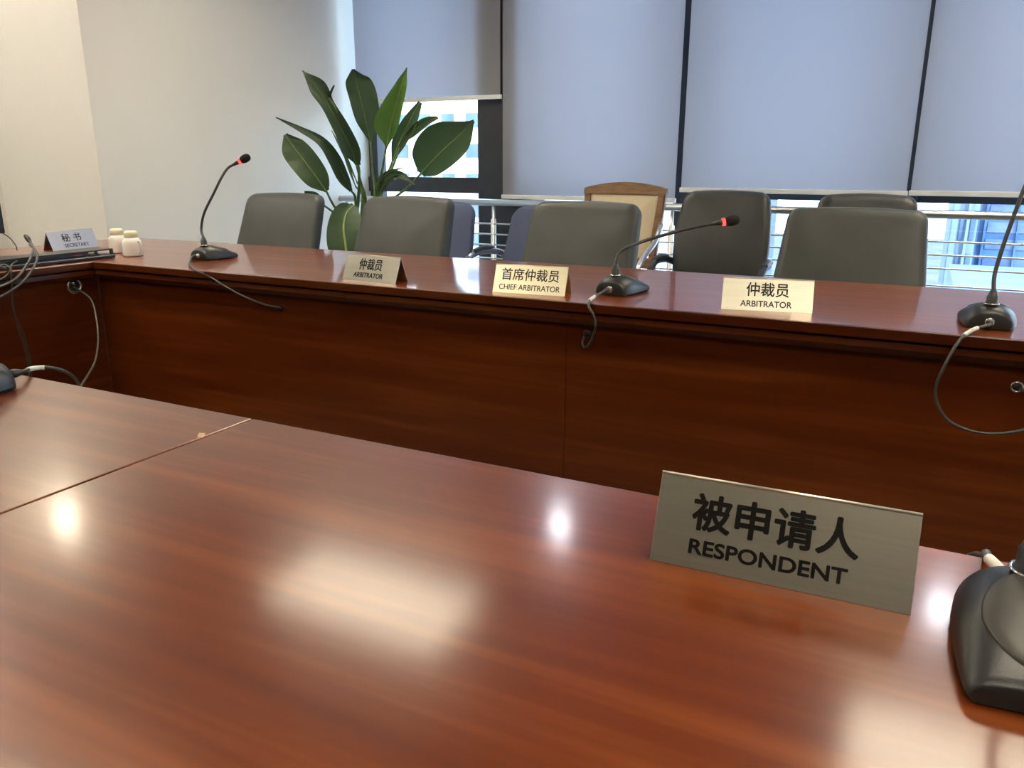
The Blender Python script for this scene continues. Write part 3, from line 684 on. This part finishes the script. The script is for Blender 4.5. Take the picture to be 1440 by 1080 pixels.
def office_chair(label, x, ytop, mat, wt, wb, zt, r, lean=0.36, t=0.075, rz=0.0, arch=0.006, bulge=0.0, arms=None, group=None, armz=0.66, arm_mat='black_plastic', curve=0.02, thin=False):
    """ytop: y of the front face at the top of the back; faces -y"""
    seat_z = 0.47
    yb = ytop - lean * (zt - 0.55)
    tt = thing('office_chair', label, 'chair', (x, yb, 0), rz, group)
    ol = back_outline(wt, wb, 0.52, zt, r, arch, bulge)
    bm = bmesh.new(); slab(bm, ol, t, lean, 0.55, 0.012, 0.022 if not thin else 0.014, curve)
    bmesh.ops.translate(bm, verts=bm.verts, vec=(0, t / 2, 0))
    obj('backrest', bm, mat, tt, True)
    bm = bmesh.new(); bx(bm, -wb / 2 - 0.01, wb / 2 + 0.01, -0.42, 0.06, seat_z - 0.09, seat_z, 0.035, 4)
    obj('seat', bm, mat, tt, True)
    box('back_bracket', 'black_plastic', tt, -0.04, 0.04, 0.03, 0.10, 0.36, 0.60, 0.008)
    lat('gas_column', 'chrome', tt, [(0, 0.08), (0.028, 0.08), (0.028, 0.25), (0.018, 0.25), (0.018, 0.385), (0, 0.385)], (0, -0.16, 0), 14)
    for k in range(5):
        a = 2 * PI * k / 5 + 0.3
        e = Vector((0.27 * math.cos(a), -0.16 + 0.27 * math.sin(a), 0.075))
        tubeo('base_leg', arm_mat, tt, [Vector((0, -0.16, 0.10)), Vector((0, -0.16, 0.10)).lerp(e, 0.5) + Vector((0, 0, 0.006)), e], [0.026, 0.021, 0.016], 8)
        lat('caster', 'black_plastic', tt, [(0, -0.014), (0.026, -0.014), (0.028, 0.0), (0.026, 0.014), (0, 0.014)], n=14, M=Matrix.Translation((e.x, e.y, 0.028)) @ Matrix.Rotation(a, 4, 'Z') @ Matrix.Rotation(PI / 2, 4, 'X'))
    if arms:
        for s in (-1, 1):
            xx = s * (wb / 2 + 0.025)
            pts = [(xx - s * 0.02, lean * (armz - 0.55) + 0.05, armz - 0.01), (xx, lean * (armz - 0.55) - 0.03, armz + 0.012), (xx + s * 0.012, -0.10, armz + 0.018), (xx + s * 0.012, -0.20, armz + 0.012), (xx + s * 0.008, -0.285, armz - 0.03), (xx, -0.31, armz - 0.10), (xx - s * 0.01, -0.28, armz - 0.18), (xx - s * 0.02, -0.22, seat_z - 0.06)]
            a = tubeo('armrest', arms, tt, spline(pts, 40), 0.017, 10)
            tubeo('arm_pad', 'black_plastic', a, spline([(xx + s * 0.006, -0.01, armz + 0.022), (xx + s * 0.012, -0.10, armz + 0.03), (xx + s * 0.012, -0.20, armz + 0.022)], 12), [0.016] * 13, 8)
    return tt
G1 = 'grey leather chairs along the far table'
office_chair('leftmost grey leather chair, behind the left far microphone', -2.655, 2.885, 'leather', 0.435, 0.49, 0.942, 0.045, group=G1)
office_chair('grey leather chair in front of the plant and behind the dull plate', -1.965, 2.885, 'leather', 0.435, 0.49, 0.940, 0.045, group=G1)
office_chair('grey leather chair behind the chief arbitrator plate', -1.152, 2.885, 'leather', 0.435, 0.48, 0.937, 0.05, group=G1)
office_chair('rightmost grey leather chair behind the right arbitrator plate', -0.195, 2.885, 'leather', 0.425, 0.50, 0.938, 0.04, group=G1)
G2 = 'spare chairs in the back row'
office_chair('blue fabric office chair mostly hidden by the second grey chair', -2.235, 3.56, 'blue_fabric', 0.43, 0.47, 0.888, 0.07, lean=0.25, t=0.05, arms=None, group=G2, thin=True)
office_chair('blue fabric office chair mostly hidden by the chief grey chair', -1.585, 3.56, 'blue_fabric', 0.42, 0.50, 0.880, 0.07, lean=0.25, t=0.05, arms='chrome', group=G2, armz=0.655, thin=True)
office_chair('tall black leather chair between the chief and right grey chairs', -0.868, 4.02, 'black_leather', 0.40, 0.44, 0.952, 0.06, lean=0.22, t=0.08, bulge=0.022, arms='black_plastic', group=G2, armz=0.61, arm_mat='black_plastic')
office_chair('black leather chair mostly hidden by the rightmost grey chair', -0.205, 3.55, 'black_leather', 0.36, 0.46, 0.963, 0.05, lean=0.22, t=0.07, arms=None, group=G2)

# wooden chair with cream panel
def wooden_chair():
    Yc = 4.10
    tl = aty(822, 264, Yc); tr = aty(937, 264, Yc); ap = aty(880, 256, Yc)
    cx = (tl.x + tr.x) / 2; hw = (tr.x - tl.x) / 2
    t = thing('wooden_chair', 'wooden armchair with arched back and cream upholstered panel', 'chair', (cx, Yc, 0), 0, G2)
    zt = tl.z; za = ap.z; lean = 0.16; zb = 0.50
    def P(x, z, y): return (x, y + lean * (z - zt), z)
    fw = 0.040; th = 0.034
    # frame: stiles + arched crest rail + lower rail, one solid of each
    for s in (-1, 1):
        bm = bmesh.new()
        col_ = []
        for z, k in ((0.0, 0.86), (0.25, 0.87), (0.45, 0.88), (0.62, 0.90), (0.75, 0.94), (0.86, 0.98), (zt, 1.0)):
            xo = s * hw * k; xi = s * (hw * k - fw)
            col_.append([bm.verts.new(P(x, z, y)) for x, y in ((xo, 0), (xi, 0), (xi, th), (xo, th))])
        for a, b in zip(col_, col_[1:]):
            for k in range(4): bm.faces.new((a[k], a[(k + 1) % 4], b[(k + 1) % 4], b[k]))
        bm.faces.new(col_[0]); bm.faces.new(col_[-1])
        bmesh.ops.bevel(bm, geom=[e for e in bm.edges if abs(e.verts[0].co.z - e.verts[1].co.z) > 0.03], offset=0.006, segments=2, affect='EDGES')
        obj('stile', bm, 'chair_wood', t)
    bm = bmesh.new(); col_ = []
    n = 16; zi = aty(880, 273, Yc).z
    for k in range(n + 1):
        x = -hw + 2 * hw * k / n
        ztop = zt + (za - zt) * (1 - (x / hw) ** 2) + 0.0
        zbt = zi
        col_.append([bm.verts.new(P(x, z, y)) for z, y in ((ztop, -0.003), (zbt, -0.003), (zbt, th + 0.002), (ztop, th + 0.002))])
    for a, b in zip(col_, col_[1:]):
        for k in range(4): bm.faces.new((a[k], a[(k + 1) % 4], b[(k + 1) % 4], b[k]))
    bm.faces.new(col_[0]); bm.faces.new(col_[-1])
    obj('crest_rail', bm, 'chair_wood', t)
    bm = bmesh.new(); ol = back_outline(2 * (hw - fw) + 0.004, 2 * (hw * 0.90 - fw) + 0.004, 0.60, zi + 0.002, 0.004, 0.0)
    slab(bm, ol, 0.028, lean, zt, 0.008, 0.006)
    bmesh.ops.translate(bm, verts=bm.verts, vec=(0, th / 2, 0))
    obj('back_panel', bm, 'cream_fabric', t, True)
    box('lower_rail', 'chair_wood', t, -hw * 0.88, hw * 0.88, lean * (0.57 - zt), lean * (0.57 - zt) + th, 0.55, 0.605, 0.005)
    bm = bmesh.new(); bx(bm, -hw, hw, -0.50, -0.03, 0.40, 0.48, 0.025, 3); obj('seat', bm, 'cream_fabric', t, True)
    for s in (-1, 1):
        tubeo('leg', 'chair_wood', t, [(s * (hw - 0.02), -0.47, 0.0), (s * (hw - 0.02), -0.47, 0.41)], [0.016, 0.022], 10)
        pts = [P(s * (hw * 0.96), 0.775, -0.005), P(s * (hw + 0.005), 0.762, -0.06), (s * (hw + 0.012), -0.20, 0.70), (s * (hw + 0.012), -0.34, 0.655), (s * (hw + 0.010), -0.44, 0.60), (s * (hw - 0.005), -0.46, 0.50), (s * (hw - 0.02), -0.46, 0.42)]
        tag(tubeo('armrest', 'steel', t, spline(pts, 36), 0.014, 10), 'bright polished armrest')
wooden_chair()

# ================================================================== PLANT
plant = thing('potted_plant', 'tall bird of paradise plant with broad green leaves in the corner', 'plant', (-2.93, 3.80, 0))
PO = Vector((-2.93, 3.80, 0))
pot = lat('pot', 'pot', plant, [(0, 0), (0.13, 0), (0.15, 0.02), (0.185, 0.36), (0.19, 0.38), (0.178, 0.38), (0.172, 0.34), (0, 0.34)], n=28)
lat('soil', 'soil', pot, [(0, 0.341), (0.17, 0.341), (0.165, 0.352), (0, 0.358)], n=24)
def leaf(pts, wl, wr, mat='leaf_dark', fold=0.35, wave=0.006, droop=None, rib=0.0035, stem_to=None, stem=None):
    """pts: midrib base->tip as (px,py,Y); wl, wr half widths (px at that depth) sampled along; stem: extra (px,py,Y) points from base towards the pot"""
    W3 = [aty(x, y, Y) - PO for x, y, Y in pts]
    mid = spline(W3, 34); n = len(mid)
    def samp(l, f):
        g = f * (len(l) - 1); i = min(int(g), len(l) - 2); t = g - i
        p0, p1, p2, p3 = l[max(i - 1, 0)], l[i], l[i + 1], l[min(i + 2, len(l) - 1)]
        v = 0.5 * (2 * p1 + (p2 - p0) * t + (2 * p0 - 5 * p1 + 4 * p2 - p3) * t * t + (3 * p1 - p0 - 3 * p2 + p3) * t ** 3)
        return max(0.4, v) * (1 if 0.06 < f < 0.94 else 0.86)
    bm = bmesh.new(); uvl = bm.loops.layers.uv.new('UVMap'); rows = []; uvs = {}
    ph = random.random() * 6
    for i, p in enumerate(mid):
        T = (mid[min(i + 1, n - 1)] - mid[max(i - 1, 0)]).normalized()
        V = (p + PO - Vector((0, 0, CZ))); dist = V.dot(CF); V = V.normalized()
        S = V.cross(T).normalized()       # to the side in the picture
        Nn = T.cross(S).normalized()
        f = i / (n - 1); k = dist / FPX
        row = []
        for j in range(-5, 6):
            w = (samp(wl, f) if j < 0 else samp(wr, f)) * k
            a = abs(j) / 5
            off = S * (w * j / 5) * math.cos(fold * a) + Nn * (w * math.sin(fold) * a * a) * -1 + Nn * (wave * (math.sin(f * 15 + ph + j * 0.5) + 0.5 * math.sin(f * 31 + ph * 2)) * a)
            v = bm.verts.new(p + off); row.append(v); uvs[v] = (f * 3 + abs(j) * 0.10, j / 10 + 0.5)
        rows.append(row)
    for a, b in zip(rows, rows[1:]):
        for j in range(10):
            fc = bm.faces.new((a[j], a[j + 1], b[j + 1], b[j]))
            for lp in fc.loops: lp[uvl].uv = uvs[lp.vert]
    bmesh.ops.remove_doubles(bm, verts=bm.verts, dist=0.0004)
    o = obj('leaf', bm, mat, plant, True)
    tubeo('midrib', 'midrib' if mat != 'leaf_dark' else 'petiole', o, [p for p in mid], [max(0.0009, rib * (1 - 0.75 * i / (n - 1))) for i in range(n)], 6)
    st = [aty(x, y, Y) - PO for x, y, Y in (stem or [])]
    a = random.random() * 6.28
    st = [mid[0]] + st + [Vector((0.05 * math.cos(a), 0.05 * math.sin(a), 0.60)), Vector((0.06 * math.cos(a), 0.06 * math.sin(a), 0.345))]
    ss = spline(st, 20)
    tubeo('petiole', 'petiole', o, ss, [0.0055 + 0.006 * i / (len(ss) - 1) for i in range(len(ss))], 7)
    return o
# upright dark leaf at the top
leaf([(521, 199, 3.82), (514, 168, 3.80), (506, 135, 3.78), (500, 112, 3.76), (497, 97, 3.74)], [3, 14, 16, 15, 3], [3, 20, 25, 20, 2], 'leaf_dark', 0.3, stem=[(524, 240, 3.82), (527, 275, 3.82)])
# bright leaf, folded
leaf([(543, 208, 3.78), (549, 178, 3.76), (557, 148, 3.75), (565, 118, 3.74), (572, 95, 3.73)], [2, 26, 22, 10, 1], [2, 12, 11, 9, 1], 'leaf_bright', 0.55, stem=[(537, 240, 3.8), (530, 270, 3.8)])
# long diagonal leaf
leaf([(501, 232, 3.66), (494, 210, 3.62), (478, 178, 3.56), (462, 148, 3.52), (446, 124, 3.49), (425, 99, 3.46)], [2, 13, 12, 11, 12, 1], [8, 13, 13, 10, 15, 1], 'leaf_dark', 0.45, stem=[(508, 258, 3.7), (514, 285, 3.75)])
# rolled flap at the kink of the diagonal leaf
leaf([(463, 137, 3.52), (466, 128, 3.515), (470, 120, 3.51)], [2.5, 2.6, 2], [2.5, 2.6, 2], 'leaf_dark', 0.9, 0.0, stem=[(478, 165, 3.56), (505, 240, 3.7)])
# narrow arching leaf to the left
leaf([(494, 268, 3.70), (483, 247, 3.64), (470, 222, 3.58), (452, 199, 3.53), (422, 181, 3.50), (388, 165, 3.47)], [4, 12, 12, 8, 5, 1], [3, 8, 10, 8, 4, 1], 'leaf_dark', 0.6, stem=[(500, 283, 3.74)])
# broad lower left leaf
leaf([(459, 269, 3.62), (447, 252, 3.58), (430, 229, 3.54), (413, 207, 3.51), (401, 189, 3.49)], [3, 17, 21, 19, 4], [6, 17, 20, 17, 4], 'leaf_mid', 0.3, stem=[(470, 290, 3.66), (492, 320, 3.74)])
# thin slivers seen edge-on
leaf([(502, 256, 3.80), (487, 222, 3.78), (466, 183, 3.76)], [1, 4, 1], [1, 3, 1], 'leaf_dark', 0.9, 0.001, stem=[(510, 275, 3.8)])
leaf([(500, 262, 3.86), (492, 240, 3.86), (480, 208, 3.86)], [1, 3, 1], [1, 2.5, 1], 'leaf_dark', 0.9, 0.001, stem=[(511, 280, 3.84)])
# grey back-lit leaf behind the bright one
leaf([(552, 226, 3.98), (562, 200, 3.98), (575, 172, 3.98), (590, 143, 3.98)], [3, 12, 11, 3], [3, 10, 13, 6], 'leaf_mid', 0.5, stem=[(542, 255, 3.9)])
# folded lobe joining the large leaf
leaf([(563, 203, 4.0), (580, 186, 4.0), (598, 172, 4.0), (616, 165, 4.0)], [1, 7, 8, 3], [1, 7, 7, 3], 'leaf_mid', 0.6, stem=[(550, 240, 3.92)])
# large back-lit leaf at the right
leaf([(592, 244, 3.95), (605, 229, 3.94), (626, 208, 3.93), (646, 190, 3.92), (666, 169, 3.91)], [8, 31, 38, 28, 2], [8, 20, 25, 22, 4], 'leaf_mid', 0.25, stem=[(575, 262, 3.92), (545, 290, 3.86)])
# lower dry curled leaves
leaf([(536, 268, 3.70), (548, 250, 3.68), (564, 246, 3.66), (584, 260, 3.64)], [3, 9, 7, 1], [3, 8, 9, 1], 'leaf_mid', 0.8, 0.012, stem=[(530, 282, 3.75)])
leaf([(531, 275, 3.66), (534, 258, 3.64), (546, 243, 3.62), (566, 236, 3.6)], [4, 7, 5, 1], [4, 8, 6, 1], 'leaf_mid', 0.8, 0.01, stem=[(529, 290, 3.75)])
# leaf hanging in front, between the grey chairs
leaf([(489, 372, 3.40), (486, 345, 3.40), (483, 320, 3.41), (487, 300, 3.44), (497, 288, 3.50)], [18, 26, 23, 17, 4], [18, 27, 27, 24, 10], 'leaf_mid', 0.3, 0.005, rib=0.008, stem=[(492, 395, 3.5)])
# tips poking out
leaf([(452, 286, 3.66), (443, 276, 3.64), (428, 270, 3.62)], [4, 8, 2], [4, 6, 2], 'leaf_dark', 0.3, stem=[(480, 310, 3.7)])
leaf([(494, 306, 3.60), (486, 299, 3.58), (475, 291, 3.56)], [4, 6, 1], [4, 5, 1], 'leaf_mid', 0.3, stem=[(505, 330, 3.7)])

# ================================================================== SIDE TABLE CLUTTER
tray = thing('document_tray', 'flat black two-deck tray along the side table edge below the secretary plate', 'tray', (0, 0, 0))
xe = -2.585
yE = 1.925
box('base_deck', 'black_plastic', tray, xe - 0.10, xe, 1.20, yE, ZT + 0.001, ZT + 0.014, 0.003)
box('edge_strip', 'steel', tray, xe, xe + 0.0012, 1.20, yE - 0.003, ZT + 0.010, ZT + 0.0118)
box('top_deck', 'black_plastic', tray, xe - 0.10, xe - 0.004, 1.20, yE - 0.004, ZT + 0.028, ZT + 0.033, 0.002)
box('end_post', 'black_plastic', tray, xe - 0.012, xe - 0.004, yE - 0.014, yE - 0.005, ZT + 0.014, ZT + 0.028)
box('end_post', 'black_plastic', tray, xe - 0.098, xe - 0.090, yE - 0.014, yE - 0.005, ZT + 0.014, ZT + 0.028)
rec = thing('recorder_box', 'black recorder with a small red mark inside the black tray', 'recorder', (0, 0, 0))
box('case', 'black_plastic', rec, xe - 0.09, xe - 0.006, 1.25, 1.825, ZT + 0.0142, ZT + 0.0278, 0.003)
box('red_mark', 'red_mark', rec, xe - 0.0062, xe - 0.0050, 1.770, 1.800, ZT + 0.020, ZT + 0.0235)
def lidded(label, p, ang, s=1.0, handle=True):
    t = thing('lidded_jar', label, 'jar', p, ang, 'white lidded jars')
    lat('body', 'white_ceramic', t, [(0, 0), (0.031, 0), (0.034, 0.002), (0.035, 0.006), (0.034, 0.045), (0.0325, 0.056), (0.026, 0.064), (0.0225, 0.067), (0, 0.067)], n=28)
    lat('lid', 'cream_cap', t, [(0, 0.0672), (0.0225, 0.0672), (0.0240, 0.069), (0.0240, 0.082), (0.022, 0.088), (0.017, 0.091), (0, 0.092)], n=28)
    if handle:
        tubeo('handle', 'white_ceramic', t, spline([(0.033, 0, 0.052), (0.042, 0, 0.054), (0.047, 0, 0.044), (0.046, 0, 0.028), (0.040, 0, 0.014), (0.034, 0, 0.010)], 18), 0.003, 8)
p1 = atz(157, 357, ZT); p2 = atz(181, 360.5, ZT)
lidded('white lidded jar partly hidden behind the black tray end', (p1.x - 0.01, p1.y + 0.04, ZT), 2.2)
lidded('white lidded jar with a side handle, nearer to the table middle', (p2.x, p2.y + 0.02, ZT), 0.0)

mon = thing('monitor', 'black monitor standing at the left end of the side table', 'monitor', (-3.02, 1.46, ZT))
box('screen', 'screen_black', mon, -0.012, 0.012, -0.26, 0.338, 0.079, 0.41, 0.004)
box('stand', 'black_plastic', mon, -0.035, -0.013, -0.03, 0.03, 0.01, 0.25, 0.004)
box('foot', 'black_plastic', mon, -0.09, 0.06, -0.11, 0.11, 0.0, 0.01, 0.004)

def cable(label, pts, r, mat='cable_grey', n=70, name='cable'):
    o = tubeo(name, mat, None, spline(pts, n), r, 8); return tag(o, label, 'cable')
XC = -2.53
c1 = thing('computer_cable', 'thick grey cable with a plug arching over the black tray to the lower left', 'cable', (0, 0, 0))
tubeo('cord', 'cable_grey', c1, spline([atx(41, 338, -2.70), atx(46, 347, -2.64), atx(45, 357, -2.57), atx(38, 372, -2.535), atx(22, 392, -2.515), atx(-5, 405, -2.49), atx(-40, 412, -2.47)], 50), 0.0042, 8)
tubeo('plug', 'black_plastic', c1, [atx(36, 332, -2.73), atx(39, 335.5, -2.715), atx(42, 340, -2.69)], [0.007, 0.009, 0.006], 8)
cable('thick grey cable crossing below the plugged cable at the far left', [atx(42, 344, -2.655), atx(49, 350.5, -2.60), atx(52.5, 362, -2.555), atx(46, 378, -2.525), atx(28, 400, -2.515), atx(-5, 420, -2.49), atx(-40, 430, -2.47)], 0.0042)
cable('thin dark cable running over the top of the black tray', [atx(-5, 378, -2.57), atx(6, 372, -2.565), atx(16, 381, XC), atx(17, 410, XC), atx(20, 440, XC), atx(33, 470, XC), atx(42, 505, XC), atx(45, 545, XC)], 0.0026, 'cable_grey')
cable('thin pale cable hanging straight down the side table panel', [atx(26, 366, -2.60), atx(18, 371, -2.565), atx(15, 378, XC), atx(17, 405, XC + 0.004), atx(18, 430, XC), atx(26, 462, XC), atx(38, 500, XC), atx(42, 548, XC)], 0.0026, 'cable_grey')
cable('short looped cable at the far left edge below the monitor', [atx(-20, 375, -2.55), atx(2, 376, -2.53), atx(12, 382, -2.525), atx(6, 390, -2.525), atx(-15, 400, -2.53)], 0.0028)
cable('thin black wire dangling from the monitor behind the tray', [aty(4, 328, 1.72), aty(14, 335, 1.74), aty(22, 345, 1.76), aty(24, 352, 1.78)], 0.0018, 'cable_dark')

# ================================================================== CEILING LIGHTS
def ceiling_light(x, y, label):
    t = thing('ceiling_light', label, 'ceiling light', (x, y, ZC), 0, 'long ceiling lights')
    hx, hy = 0.60, 0.30
    for n_, a in (('frame', (-hx, hx, -hy, -hy + 0.02)), ('frame', (-hx, hx, hy - 0.02, hy)), ('frame', (-hx, -hx + 0.02, -hy + 0.02, hy - 0.02)), ('frame', (hx - 0.02, hx, -hy + 0.02, hy - 0.02))):
        box(n_, 'blind_bar', t, a[0], a[1], a[2], a[3], -0.085, 0.0)
    box('diffuser', 'panel_glow', t, -hx + 0.02, hx - 0.02, -hy + 0.02, hy - 0.02, -0.006, -0.001)
    for k in range(14):
        xx = -hx + 0.02 + (2 * hx - 0.04) * (k + 0.5) / 14
        box('louvre_blade', 'blind_bar', t, xx - 0.001, xx + 0.001, -hy + 0.02, hy - 0.02, -0.076, -0.033)
    for k in (-0.18, -0.09, 0.0, 0.09, 0.18):
        box('louvre_blade', 'blind_bar', t, -hx + 0.02, hx - 0.02, k - 0.001, k + 0.001, -0.076, -0.033)
    for k in (-0.18, 0.0, 0.18):
        M = Matrix.Translation((0, k, -0.019)) @ Matrix.Rotation(PI / 2, 4, 'Y')
        lat('tube', 'tube_glow', t, [(0, -0.55), (0.0125, -0.55), (0.0125, 0.55), (0, 0.55)], n=8, M=M)
for x, y, l in ((-2.35, 3.0, 'ceiling light above the grey chairs by the plant'), (0.55, 3.0, 'ceiling light above the right grey chair'), (3.4, 3.0, 'ceiling light in the right part of the room by the windows'),
                (-2.35, 1.05, 'added fill ceiling light above the left part of the near table'), (0.55, 1.05, 'added fill ceiling light above the gap between the near and far tables'), (3.4, 1.05, 'added fill ceiling light in the middle right of the room'),  # unseen middle row, added to light the chair fronts and wall step
                (-2.35, -0.9, 'ceiling light behind the camera on the left'), (0.55, -0.9, 'ceiling light behind the camera on the right'), (3.4, -0.9, 'ceiling light in the far right rear of the room')):
    ceiling_light(x, y, l)
def downlight(x, y, label):
    t = thing('downlight', label, 'ceiling light', (x, y, ZC), 0, 'round downlights by the windows')
    lat('trim_ring', 'blind_bar', t, [(0.065, 0.0), (0.085, 0.0), (0.085, -0.008), (0.065, -0.012), (0.065, 0.0)], n=24)
    lat('lamp', 'spot_glow', t, [(0, -0.006), (0.064, -0.006), (0.064, -0.001), (0, -0.001)], n=24)
def fill_downlight(x, y, label):  # unseen fill lamp, added to brighten the step of the left wall
    t = thing('downlight', label, 'ceiling light', (x, y, ZC), 0, 'added warm fill lights over the side table')
    lat('trim_ring', 'blind_bar', t, [(0.075, 0.0), (0.095, 0.0), (0.095, -0.008), (0.075, -0.012), (0.075, 0.0)], n=24)
    lat('lamp', 'warm_fill', t, [(0, -0.006), (0.074, -0.006), (0.074, -0.001), (0, -0.001)], n=24)
fill_downlight(-4.0, 1.75, 'added unseen warm fill light above the secretary plate')
fill_downlight(-3.9, 0.9, 'added unseen warm fill light above the front end of the side table')
downlight(-1.86, 4.36, 'round downlight above the second blind')
downlight(0.34, 4.36, 'round downlight above the rightmost blind')
wl = thing('wall_lamp', 'small wall lamp high on the recessed left wall', 'wall lamp', (-4.20, YS, 2.40))
box('back_plate', 'blind_bar', wl, -0.05, 0.05, -0.02, -0.001, -0.06, 0.06, 0.004)
lat('shade', 'wall_lamp_glow', wl, [(0, -0.05), (0.045, -0.05), (0.055, 0.0), (0.045, 0.05), (0, 0.05)], (0, -0.075, 0), 18)
